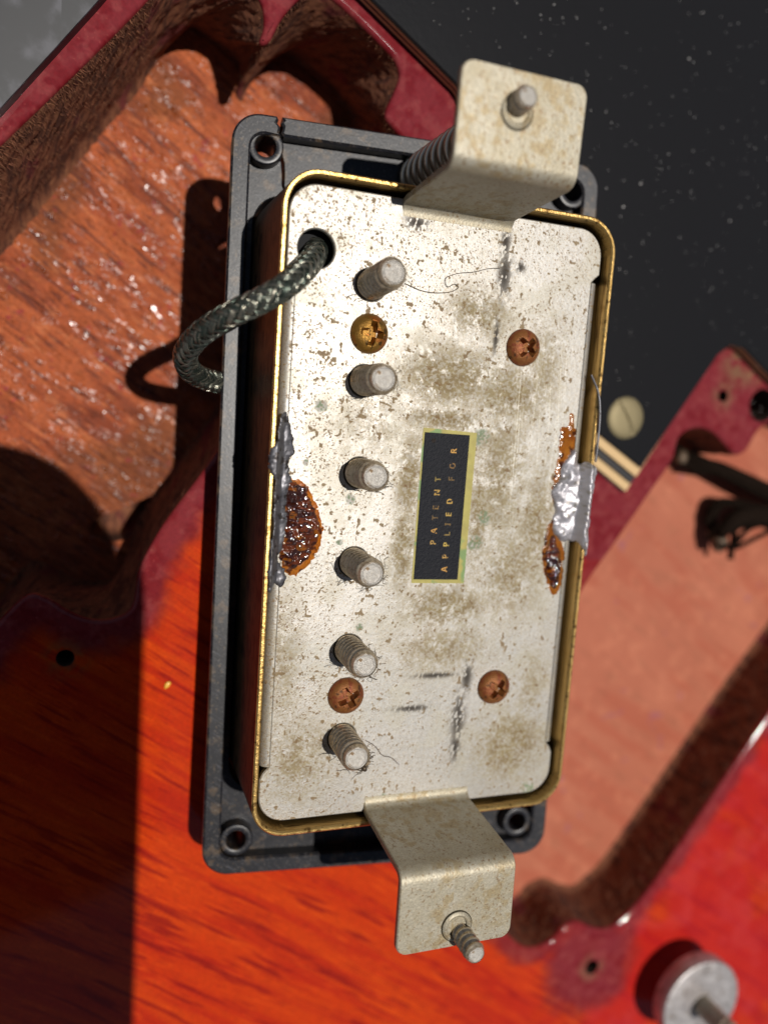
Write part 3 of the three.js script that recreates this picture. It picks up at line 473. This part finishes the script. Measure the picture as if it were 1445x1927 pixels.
// bobbin screws
{
  const head = (rot, off) => { // domed head with a driven cross recess, cut as a fine surface
    const N = 110, R = 2.08, cr = Math.cos(rot), sr = Math.sin(rot);
    const cut = (x, z) => { x -= off[0]; z -= off[1]; const u = x * cr + z * sr, v = -x * sr + z * cr; let d = 0;
      for (const [p, q] of [[u, v], [v, u]]) { const w = 0.36 - 0.07 * Math.abs(p); d = Math.max(d, (1 - ss(w - 0.05, w + 0.07, Math.abs(q))) * (1 - ss(0.75, 1.36, Math.abs(p)))); }
      return Math.max(d, 0.9 * (1 - ss(0.3, 0.62, Math.hypot(u, v)))); };
    return grid(N, N, (a, b) => { let x = 2 * a - 1, z = 2 * b - 1; const X = x * Math.sqrt(1 - z * z / 2), Z = z * Math.sqrt(1 - x * x / 2), r = Math.min(1, Math.hypot(X, Z)); x = X * R; z = Z * R;
      const dome = 1.24 * Math.sqrt(Math.max(0, 1 - Math.pow(r, 2.5) * 0.985)) - 0.06; const c = cut(x, z);
      return [x, dome - 1.12 * c + 0.03 * (fbm(x * 3 + rot * 9, z * 3, 3) - 0.5), z]; });
  };
  const rust = tex(256, 256, (s, t) => { let c = mix(C8(146, 84, 46), C8(128, 90, 40), fbm(s * 5, t * 5, 3)); c = mix(c, C8(120, 54, 30), 0.7 * ss(0.5, 0.68, fbm(s * 9 + 3, t * 9, 4))); c = mix(c, C8(70, 44, 24), 0.7 * ss(0.62, 0.72, fbm(s * 16, t * 16, 3))); return c; });
  const dull = tex(256, 256, (s, t) => { let c = mix(C8(166, 124, 56), C8(120, 86, 34), fbm(s * 6, t * 6, 3)); c = mix(c, C8(176, 92, 40), 0.6 * ss(0.5, 0.65, fbm(s * 5 + 9, t * 5, 3))); c = mix(c, C8(60, 44, 22), 0.7 * ss(0.58, 0.72, fbm(s * 14, t * 14, 3))); return c; });
  M.rust = new THREE.MeshStandardMaterial({ map: rust, metalness: 0.45, roughness: 0.5, bumpMap: fineBump, bumpScale: 0.00004 });
  M.dull = new THREE.MeshStandardMaterial({ map: dull, metalness: 0.75, roughness: 0.42, bumpMap: fineBump, bumpScale: 0.00004 });
  for (const [x, z, rot, m, l] of [[-9.15, -19.75, 0.12, M.dull, 'brass cross-head screw between the two uppermost pole screws'], [-9.1, 19.75, -0.5, M.rust, 'browned brass cross-head screw between the two lowest pole screws'], [9.15, -19.95, 0.72, M.rust, 'rusty cross-head screw, upper one beside the label'], [9.3, 19.8, 0.62, M.rust, 'rusty cross-head screw, lower one on the right']]) {
    const g = boxUV(head(rot, [0.08, 0]), 1 / 7); g.translate(x, PX, z); obj('cross_head_screw', g, m, pickup).userData.label = l;
  }
}
// height screws with their springs
for (const [x, z, up, l, dx, dz, sx, sr] of [[-0.55, -39.8, 1.9, 'short height screw end on the upper leg', 0, -0.02, 0.7, 2.3], [0.6, 40.9, 3.4, 'long height screw end on the lower leg', 0.02, 0.03, 0.8, 1.9]]) {
  const y0 = PX - 27 + 9, L = PX + 12.4 + up - y0, s = obj('height_screw', upright(threaded(1.14, L, 0.8, 0.26, 30), x, y0, z, dx, dz), M.thread, pickup); s.userData.label = l;
  obj('screw_tip', upright(rodTip(1.14, L), x, y0, z, dx, dz), M.tip, s);
  const col = lathe([[1.1, -0.1], [1.75, -0.02], [1.6, 0.06], [1.42, 0.2], [1.28, 0.22], [1.1, 0.05]], 32); col.translate(x, PX + 12.4, z); obj('thread_collar', boxUV(col, 1 / 30), M.nickel, s);
  const pts = [], turns = 15; for (let k = 0; k <= turns * 14; k++) { const a = k / 14 * 2 * Math.PI, y = y0 + 2 + k / (turns * 14) * (PX + 10.9 - y0 - 2); pts.push(V(x - 0.2 + sx + sr * Math.cos(a), y, z + 0.2 + sr * Math.sin(a))); }
  obj('spring', new THREE.TubeGeometry(new THREE.CatmullRomCurve3(pts), turns * 28, 0.4, 8), M.springWire, pickup);
}
// label
{
  const cv = document.createElement('canvas'); cv.width = 1536; cv.height = 512; const c = cv.getContext('2d');
  c.fillStyle = '#12141b'; c.fillRect(0, 0, 1536, 512);
  for (let k = 0; k < 9000; k++) { const g = 12 + rnd() * 36; c.fillStyle = `rgba(${g},${g},${g + 6},0.5)`; c.fillRect(rnd() * 1536, rnd() * 512, rr(1, 6), rr(1, 4)); }
  c.textAlign = 'center'; c.textBaseline = 'middle';
  const put = (txt, xs, y, alphas) => [...txt].forEach((ch, i) => { if (ch === ' ') return; c.font = 'bold 94px sans-serif'; c.fillStyle = `rgba(${186 + rnd() * 20},${146 + rnd() * 16},80,${alphas[i]})`; c.fillText(ch, xs[i], y); });
  put('PATENT', [397, 520, 658, 766, 923, 1060], 187, [0.95, 0.95, 0.5, 0.6, 0.95, 0.7]);
  put('APPLIED FOR', [113, 250, 378, 491, 594, 697, 834, 0, 1070, 1207, 1359], 341, [1, 1, 1, 0.7, 0.55, 0.95, 1, 0, 0.5, 0.6, 1]);
  for (let k = 0; k < 2600; k++) { const g = 18 + rnd() * 20; c.fillStyle = `rgba(${g},${g},${g + 5},0.9)`; const a = rr(1, 6); c.fillRect(rnd() * 1536, 90 + rnd() * 330, a, a * rr(0.5, 1.4)); }
  for (let k = 0; k < 260; k++) { const g = 16 + rnd() * 16; c.fillStyle = `rgba(${g},${g},${g + 6},0.85)`; c.beginPath(); c.ellipse(rnd() * 1536, 120 + rnd() * 290, rr(4, 16), rr(3, 9), rnd() * 3, 0, 7); c.fill(); }
  c.fillStyle = '#1a0f08'; c.beginPath(); c.ellipse(1455, 105, 22, 24, 0, 0, 7); c.fill();
  const t = new THREE.CanvasTexture(cv); t.colorSpace = THREE.SRGBColorSpace; t.anisotropy = 8;
  const bump = tex(768, 256, (s, q) => { const h = 0.6 * fbm(s * 60, q * 20, 3) + 0.4 * n2(s * 160, q * 54); return [h, h, h]; }, false);
  const gl = tex(256, 512, (s, q) => { let k = mix(C8(176, 166, 84), C8(150, 138, 70), fbm(s * 8, q * 24, 3)); k = mix(k, C8(104, 138, 84), 0.8 * ss(0.5, 0.66, fbm(s * 4 + 2, q * 11, 3))); return k; });
  const glue = [[-2.2, -10.35], [4.35, -10.1], [4.25, 7.15], [-2.25, 7.05]];
  obj('adhesive_margin', planUV(slab(glue, [], PX + 0.035, PX + 0.008), -2.3, 4.4, -10.4, 7.2), new THREE.MeshStandardMaterial({ map: gl, roughness: 0.55 }), pickup);
  const Lp = [[-2.0, -9.85], [3.45, -9.8], [3.4, 6.7], [-2.02, 6.62]], g = slab(Lp, [], PX + 0.11, PX + 0.04, 0.02), p = g.attributes.position, uv = new Float32Array(p.count * 2);
  for (let i = 0; i < p.count; i++) { uv[2 * i] = clamp((6.66 - p.getZ(i)) / 16.5, 0.002, 0.998); uv[2 * i + 1] = clamp(1 - (p.getX(i) + 2.01) / 5.45, 0.002, 0.998); }
  g.setAttribute('uv', new THREE.BufferAttribute(uv, 2));
  obj('label', g, new THREE.MeshPhysicalMaterial({ map: t, roughness: 0.6, specularIntensity: 0.4, bumpMap: bump, bumpScale: 0.00006 }), pickup).userData.label = 'small black label with worn gold lettering';
}
// solder and burnt flux
{
  const baseL = (x) => PX + (19.02 - PX) * ss(-17.6, -18.7, x), baseR = (x) => PX + (19.02 - PX) * ss(17.7, 18.7, x);
  M.solderOld = new THREE.MeshStandardMaterial({ map: tex(256, 256, (s, t) => { let c = mix(C8(136, 136, 140), C8(96, 94, 98), fbm(s * 10, t * 10, 4)); c = mix(c, C8(60, 54, 50), 0.7 * ss(0.55, 0.7, fbm(s * 22, t * 22, 3))); return c; }), metalness: 0.8, roughness: 0.46 });
  M.solderNew = new THREE.MeshStandardMaterial({ map: tex(256, 256, (s, t) => { let c = mix(C8(216, 214, 220), C8(178, 174, 176), fbm(s * 12, t * 12, 4)); c = mix(c, C8(150, 142, 128), 0.6 * ss(0.58, 0.72, fbm(s * 20, t * 20, 3))); return c; }), metalness: 0.75, roughness: 0.5 });
  const flux = tex(256, 512, (s, t) => { const x = s * 10, z = t * 20; let c = mix(C8(92, 40, 10), C8(48, 18, 8), ss(0.35, 0.6, fbm(x * 0.9, z * 0.9, 3))); c = mix(c, C8(150, 88, 14), 0.7 * ss(0.6, 0.72, fbm(x * 1.1 + 6, z * 0.8, 3))); return mix(c, C8(34, 12, 8), 0.75 * ss(0.6, 0.75, fbm(x * 2.2, z * 2.2 + 3, 3))); });
  M.flux = new THREE.MeshPhysicalMaterial({ map: rep(flux, 1), roughness: 0.12, clearcoat: 1, clearcoatRoughness: 0.05 });
  M.amber = new THREE.MeshPhysicalMaterial({ transmission: 0.88, thickness: 0, side: THREE.DoubleSide, map: tex(128, 128, (s, t) => mix(mix(C8(228, 178, 80), C8(190, 124, 40), fbm(s * 9, t * 9, 3)), C8(96, 44, 10), 0.7 * ss(0.56, 0.7, fbm(s * 16 + 2, t * 16, 3)))), roughness: 0.14, clearcoat: 1, clearcoatRoughness: 0.05 });
  const L = [[-17.5, -11], [-17, -9.8], [-16.7, -8.4], [-16.5, -7.1], [-17, -5.6], [-16.6, -3.9], [-17, -1.6], [-16.8, 1.2], [-17.1, 3.2], [-17.6, 4.4], [-16.7, 5.7], [-17.1, 7.6], [-17.8, 6.9], [-18.5, 7.6], [-18.9, 4.6], [-18.5, 1.2], [-18.6, -2.1], [-18.6, -4.2], [-19.2, -5.2], [-19.2, -7.2], [-18.5, -8.1], [-18.4, -9.7], [-18, -10.7]];
  obj('solder_joint', lump(L, baseL, 0.42, 0.9, 0.2, 0.55, 0.08, 5), M.solderOld, pickup).userData.label = 'dull grey solder joint on the left rim';
  const F = [[-16.9, -4.2], [-15.1, -3.6], [-14.1, -1.8], [-13.2, 0.4], [-13.2, 1.9], [-13.8, 3.6], [-14.6, 5], [-16, 5.8], [-17, 4.8], [-17.3, 3], [-16.9, 1], [-16.9, -2]];
  obj('flux_residue', lump(F.map(([x, z]) => [(x + 15.3) * 1.1 - 15.25, z * 1.04 + 0.1]), baseL, 0.05, 0.6, 0.05, 1.6, 0.09, 2, 0.4), M.amber, pickup).userData.label = 'amber flux margin on the left';
  obj('flux_residue', lump(F.map(([x, z]) => [(x + 15.3) * 1.02 - 15.5, (z - 1) * 0.93 + 0.9]), baseL, 0.3, 0.8, 0.3, 1.9, 0.07, 9, 0.4), M.flux, pickup).userData.label = 'dark burnt flux beside the left solder joint';
  const Rj = [[16.6, -8], [17.2, -8.9], [18.1, -7.1], [18.6, -7.5], [19.45, -6.9], [19.5, -4.4], [19.4, -1.8], [19.3, 0.8], [19.4, 3.8], [18.8, 2.6], [18.2, 1.9], [16.8, 2.2], [15.6, 1.4], [15.3, -0.1], [15.4, -1.7], [14.7, -3.9], [15.5, -5.2], [15.6, -6.7]];
  obj('solder_joint', lump(Rj, baseR, 0.85, 0.9, 0.3, 0.7, 0.08, 21), M.solderNew, pickup).userData.label = 'bright silver solder joint on the right rim';
  const Ft = [[16.4, -13], [17, -11.7], [17.3, -10.5], [17.1, -8.6], [16.2, -6], [15.9, -4.1], [15.4, -2.2], [14.7, -3.5], [15.1, -6.6], [15.1, -9.7], [15.1, -11.3], [16, -11.7]], Fb = [[15.2, -0.4], [16.1, 1], [17, 2.6], [17.3, 4.2], [17.3, 6.8], [17.1, 8.2], [16.4, 8.7], [15.4, 7.3], [14.6, 5.6], [14.3, 3.5], [14.5, 1.3]];
  obj('flux_residue', lump(Ft, baseR, 0.1, 0.5, 0.1, 1.5, 0.08, 31, 0.35), M.amber, pickup).userData.label = 'amber flux above the right solder joint';
  obj('flux_residue', lump(Fb, baseR, 0.08, 0.6, 0.08, 1.5, 0.08, 41, 0.3), M.amber, pickup).userData.label = 'amber flux below the right solder joint';
  obj('flux_residue', lump(Fb.map(([x, z]) => [(x - 16) * 0.74 + 16, (z - 5) * 0.72 + 5.3]), baseR, 0.3, 0.5, 0.3, 2.4, 0.08, 51), M.flux, pickup).userData.label = 'dark burnt flux below the right solder joint';
  // bent sliver of solder standing on the right rim
  obj('solder_sliver', tube([[17.9, 18.6, -17.6], [18.7, 19.2, -15.6], [19.1, 19.35, -13.2], [19.25, 19.3, -10], [19.3, 19.2, -7.6]], 0.13, 40, 8), M.solderOld, pickup);
}
// braided cable
{
  const cl = new THREE.CatmullRomCurve3([[-14.4, PX - 5, -28.6], [-14.7, PX - 2.6, -28.0], [-15.2, PX - 1, -27.2], [-16.2, PX + 0.7, -25.9], [-17.5, PX + 2.3, -24.5], [-19.2, PX + 3.4, -23.0], [-21.2, PX + 3.2, -21.6], [-24.1, PX + 1.4, -19.9], [-26.4, PX - 2, -18.0], [-27.2, PX - 5.5, -16.2], [-26.2, PX - 9, -14.7], [-24.2, PX - 12, -14.0], [-21.5, PX - 14, -13.6]].map((q) => V(...q)), false, 'centripetal');
  const NS = 260, fr = cl.computeFrenetFrames(NS, false), P = cl.getSpacedPoints(NS), len = cl.getLength(), R = 1.14;
  const at = (t, th, r, o = []) => { const k = clamp(t) * NS, i = Math.min(NS - 1, Math.floor(k)), f = k - i, p = P[i].clone().lerp(P[i + 1], f), n = fr.normals[i].clone().lerp(fr.normals[i + 1], f).normalize(), b = fr.binormals[i].clone().lerp(fr.binormals[i + 1], f).normalize(); return p.addScaledVector(n, r * Math.cos(th)).addScaledVector(b, r * Math.sin(th)); };
  const N = 8, pitch = 8.6, om = 2 * Math.PI / pitch, wires = 5;
  class Strand extends THREE.Curve { constructor(d, k, w) { super(); Object.assign(this, { d, k, w }); } getPoint(t, o = new THREE.Vector3()) { const s = t * len, { d, k, w } = this, th = d * om * s + 2 * Math.PI * k / N + (w - (wires - 1) / 2) * 0.122; const m = d > 0 ? k + N * om * s / Math.PI : k - N * om * s / Math.PI, f = d * 1.4 * Math.cos(Math.PI / 2 * (k + m) + Math.PI / 4); return o.copy(at(t, th, R + 0.085 * clamp(f * 1.3, -1, 1) + 0.03 * (lat(k * 7 + w, d + 4) - 0.5))); } }
  const mats = [[0.17, 0.18, 0.15], [0.09, 0.115, 0.095], [0.34, 0.32, 0.26]].map((c) => new THREE.MeshStandardMaterial({ color: new THREE.Color().setRGB(...c), metalness: 0.85, roughness: 0.27 })), G = [[], [], []];
  for (const d of [1, -1]) for (let k = 0; k < N; k++) for (let w = 0; w < wires; w++) G[Math.floor(lat(k + 50 * w, d + 9) * 2.99)].push(new THREE.TubeGeometry(new Strand(d, k, w), 220, 0.072, 5));
  const cable = obj('braided_cable', new THREE.TubeGeometry(cl, 120, R - 0.12, 20), new THREE.MeshStandardMaterial({ color: new THREE.Color().setRGB(0.03, 0.035, 0.03), roughness: 0.8 }), pickup);
  cable.userData.label = 'grey-green braided shield cable looping over the rim';
  G.forEach((g, i) => { const m = obj('braid', g, mats[i], cable); m.userData.kind = 'stuff'; });
}

// ---------------------------------------------------------------- the mounting ring
{
  const ring = thing('mounting_ring', 'black plastic pickup frame with cracked upper left corner, under the pickup', 'pickup ring');
  ring.position.set(-0.18, 8.77, 0.92); ring.rotation.set(-0.035, 0, 0.114, 'ZXY');
  const scr = tex(512, 512, (s, t) => { const x = s * 30, y = t * 30; let c = mix(C8(24, 24, 28), C8(36, 36, 41), fbm(x * 0.5, y * 0.5, 3)); c = mix(c, C8(92, 74, 56), 0.75 * ss(0.54, 0.74, fbm(x * 0.8 + 4, y * 0.8, 5))); c = mix(c, C8(120, 112, 104), 0.5 * ss(0.66, 0.8, fbm(x * 6, y * 6, 2))); c = mix(c, C8(96, 80, 62), 0.7 * ss(0.72, 0.8, fbm(x * 2.2 + 3, y * 2.2, 4))); return mix(c, C8(92, 94, 102), 0.5 * ss(0.74, 0.8, fbm(x * 0.5 + y * 0.4, y * 7 - x * 5, 2))); });
  M.ring = new THREE.MeshStandardMaterial({ map: scr, roughness: 0.38, bumpMap: tex(512, 512, (s, t) => { const h = 0.6 * n2(s * 150, t * 150) + 0.4 * fbm(s * 30, t * 30, 3); return [h, h, h]; }, false), bumpScale: 0.000006 });
  const cpoly = (w, h, r, wi, hi, ri, ci, gap) => { // frame opened by the crack in its top side
    const O = rrect(w, h, r), I = rrect(wi, hi, ri, ci[0], ci[1]), zo = -h / 2, zi = ci[1] - hi / 2, lerp = (z) => [-17.2 + (z + 44.6) * 0.13];
    const right = [], left = [], n = 6; for (let i = 0; i <= n; i++) { const z = zo + (zi - zo) * i / n, x = -17.25 + (z + 44.6) * 0.155 + 0.16 * Math.sin(i * 2.3), g = gap * (1 - 0.75 * i / n); right.push([x + g / 2, z]); left.push([x - g / 2, z]); }
    // O starts at its top right corner and runs clockwise, ending at the top left corner
    return [...right.slice().reverse(), ...O, ...left, ...I.slice().reverse()];
  };
  const holes = [[-18.63, -41.3], [19.1, -41.2], [-18.4, 40.4], [18.4, 40.2]];
  const rim = slab(cpoly(44.8, 89.2, 3.2, 40.6, 85.0, 1.6, [0, 0], 0.62), [], 0, -2.6, 0.25);
  const flo = slab(cpoly(43.6, 88, 2.6, 39.7, 71.2, 3.4, [0.3, -0.9], 0.5), holes.map(([x, z]) => circle(x, z, 1.15, 26)), -2.0, -6.4, 0.1, 1);
  obj('frame_rim', boxUV(rim, 1 / 30), M.ring, ring);
  obj('frame_floor', boxUV(flo, 1 / 30), M.ring, ring);
  const skirt = slab(cpoly(44, 88.4, 2.8, 42.4, 86.8, 2, [0, 0], 0.6), [], -2.602, -6.2, 0.1, 1);
  obj('frame_skirt', boxUV(skirt, 1 / 30), M.ring, ring);
  holes.forEach(([x, z], i) => {
    const g = lathe([[1.16, -2.1], [1.15, -0.55], [1.3, -0.35], [1.85, -0.35], [2.02, -0.5], [2.05, -2.05]], 36); g.translate(x, 0, z);
    obj('screw_boss', boxUV(g, 1 / 30), M.ring, ring);
  });
}

// ---------------------------------------------------------------- small things around
{ // bridge thumbwheel on its post
  const w = thing('bridge_thumbwheel', 'round nickel thumbwheel on a threaded post, lower right corner', 'thumbwheel');
  const x = 59.2, z = 80.6, y = 3.8, T = 2.9, R = 7.55, n = 150;
  const prof = [[1.4, T], [4, T], [R - 0.35, T], [R - 0.1, T - 0.1], [R, T - 0.3], [R, 0.3], [R - 0.25, 0], [1.4, 0]];
  const g = grid(n, prof.length - 1, (u, v, i, j) => { const [r, h] = prof[j], a = u * 2 * Math.PI, k = j > 2 && j < 6 ? 0.1 * Math.abs(Math.sin(a * 37)) : 0; return [x + (r - k) * Math.cos(a), y + h, z - (r - k) * Math.sin(a)]; });
  const top = tex(400, 400, (s, t) => { const a = s * 20, b = t * 20; let c = mix(C8(190, 186, 186), C8(164, 158, 156), fbm(a * 0.6, b * 0.6, 3)); c = mix(c, C8(220, 216, 214), 0.6 * ss(0.5, 0.75, fbm(a * 0.5 + b * 0.4, b * 1.6 - a, 3))); return mix(c, C8(120, 104, 88), 0.5 * ss(0.62, 0.76, fbm(a * 1.3, b * 1.3 + 4, 3))); });
  obj('wheel', boxUV(toCreasedNormals(g, 0.5), 1 / 20), new THREE.MeshStandardMaterial({ map: top, metalness: 0.7, roughness: 0.5 }), w);
  obj('threaded_post', upright(threaded(1.7, 13, 1.0, 0.42, 32), x, y - 3.8, z, 0, 0), M.thread, w);
}
{ // two cloth-covered leads at the right edge
  const cloth = new THREE.MeshPhysicalMaterial({ specularIntensity: 0.08, color: new THREE.Color().setRGB(0.016, 0.010, 0.007), roughness: 0.9, bumpMap: rep(wallBump, 3), bumpScale: 0.0002 });
  const taper = (pts, rad) => { const c = new THREE.CatmullRomCurve3(pts.map((q) => V(...q)), false, 'centripetal'), n = 60, f = c.computeFrenetFrames(n), P = c.getSpacedPoints(n); return grid(16, n, (u, v, i, j) => { const a = u * 2 * Math.PI, R = rad * (0.8 + 0.5 * (n2(j * 0.16 + rad * 9, i * 0.3) - 0.3)) * Math.sqrt(clamp((1 - v) * 9, 0.12, 1)); const p = P[j].clone().addScaledVector(f.normals[j], R * Math.cos(a)).addScaledVector(f.binormals[j], R * Math.sin(a)); return [p.x, p.y, p.z]; }, (u, v) => [u, v * 4]); };
  const mk = (pts, rad, l) => { const t = thing('lead_wire', l, 'wire'); obj('wire_jacket', taper(pts, rad * 0.62), cloth, t); const fr = []; for (let k = 0; k < 9; k++) { const ph = rr(0, 6.3), f = rr(0.5, 1.05); fr.push(tube(pts.slice(1).map(([x, y, z], i) => [x + f * rad * Math.cos(ph + i * 0.7) * 0.9, y + f * rad * 0.8 * Math.sin(ph + i * 0.9), z + f * rad * Math.sin(ph + i * 0.7 + 1) * 0.9 + (i > 3 ? rr(-0.6, 1.2) : 0)]), rr(0.3, 0.6), 50, 7)); }
    const st = obj('strand', fr, cloth, t); st.userData.kind = 'stuff'; const e = pts[pts.length - 1], g = new THREE.IcosahedronGeometry(1.2, 3); g.scale(rad * 0.4, rad * 0.4, rad * 0.5); g.translate(e[0], e[1], e[2]); obj('wire_end', g, new THREE.MeshStandardMaterial({ color: new THREE.Color().setRGB(0.12, 0.08, 0.05), roughness: 0.6, metalness: 0.3 }), t); };
  mk([[100, -5.5, 4], [90, -5.5, 2.6], [80, -5.8, 0.2], [70, -6.2, -3], [62, -6.8, -5.6], [54.5, -7.8, -7.4]], 2.2, 'dark cloth-covered lead along the top of the right-hand cavity, upper of two');
  mk([[100, -5.5, 8], [90, -5.4, 5.6], [80, -5.2, 2.6], [71, -5.4, 1.4], [65.4, -5.8, 2.4], [63.6, -6.4, 4.6], [63.8, -7, 6.4]], 3.0, 'thick dark cloth-covered lead bending down with a blunt end, lower of two');
}
{ // hairs and crumbs
  const hair = new THREE.MeshStandardMaterial({ color: new THREE.Color().setRGB(0.07, 0.04, 0.022), roughness: 0.5 });
  const strand = (pts, r, l) => { const m = obj('hair', tube(pts.map(([x, z], i) => [x, PX + 0.08 + 0.12 * Math.abs(Math.sin(i * 1.7)), z]), r, 70, 5), hair); m.userData = { label: l, category: 'hair' }; };
  strand([[-5.6, -25.3], [-4.6, -25.0], [-3.8, -24.8], [-2.3, -24.7], [-0.1, -25.1], [0.6, -25.6], [0.2, -25.9], [-0.7, -25.5], [-1.0, -26.3], [0.3, -27], [2.2, -27.4], [4.1, -28], [5.4, -28.2]], 0.035, 'thin looped brown hair lying beside the uppermost pole screw');
  strand([[-6.4, 25.2], [-5.2, 26], [-4.2, 27.2], [-3.2, 27.5], [-2.1, 28.5]], 0.04, 'short brown hair beside the lowest pole screw');
  const cr = new THREE.IcosahedronGeometry(0.4, 2); { const p = cr.attributes.position; for (let i = 0; i < p.count; i++) { const f = 0.7 + 0.5 * fbm(p.getX(i) * 4 + 9, p.getZ(i) * 4 + p.getY(i) * 3, 2); p.setXYZ(i, p.getX(i) * f * 0.8, p.getY(i) * f * 0.5, p.getZ(i) * f * 1.3); } cr.computeVertexNormals(); }
  cr.rotateY(-0.6); cr.translate(-26.6, 0.2, 23.8);
  obj('crumb', cr, new THREE.MeshStandardMaterial({ color: new THREE.Color().setRGB(0.75, 0.42, 0.05), roughness: 0.25 })).userData = { label: 'tiny yellow crumb on the red wood left of the frame', category: 'crumb' };
}
{ // the phone that takes the picture: its shadow falls across the lower left
  const t = thing('smartphone', 'dark smartphone held over the guitar, seen only by its shadow at lower left', 'smartphone');
  const P = rrect(75, 150, 20, 0, 0, 12).map(([x, z]) => [x - 13.7, z + 73]);
  const s = new THREE.Shape(P.map(([x, z]) => new THREE.Vector2(x, -z))), g = new THREE.ExtrudeGeometry(s, { depth: 7, bevelEnabled: true, bevelSize: 0.8, bevelThickness: 0.8, bevelOffset: -0.8, bevelSegments: 2 });
  const m4 = new THREE.Matrix4().makeBasis(RIGHT, UP, FWD.clone().negate()); m4.setPosition(EYE.clone().addScaledVector(FWD, -6.8)); g.applyMatrix4(m4);
  obj('case', g, new THREE.MeshStandardMaterial({ color: new THREE.Color().setRGB(0.03, 0.03, 0.035), roughness: 0.5 }), t);
}

// ---------------------------------------------------------------- millimetres to metres
{
  const done = new Set();
  scene.traverse((o) => {
    if (o === sun || o === sun.target) return;
    if (o.isMesh && !done.has(o.geometry)) { done.add(o.geometry); if (!o.isInstancedMesh) o.geometry.scale(0.001, 0.001, 0.001); }
    if (o.isInstancedMesh) { const k = new THREE.Matrix4().makeScale(0.001, 0.001, 0.001), q = new THREE.Matrix4(); for (let i = 0; i < o.count; i++) { o.getMatrixAt(i, q); q.premultiply(k); o.setMatrixAt(i, q); } o.instanceMatrix.needsUpdate = true; }
    o.position.multiplyScalar(0.001);
  });
}
renderer.render(scene, camera);
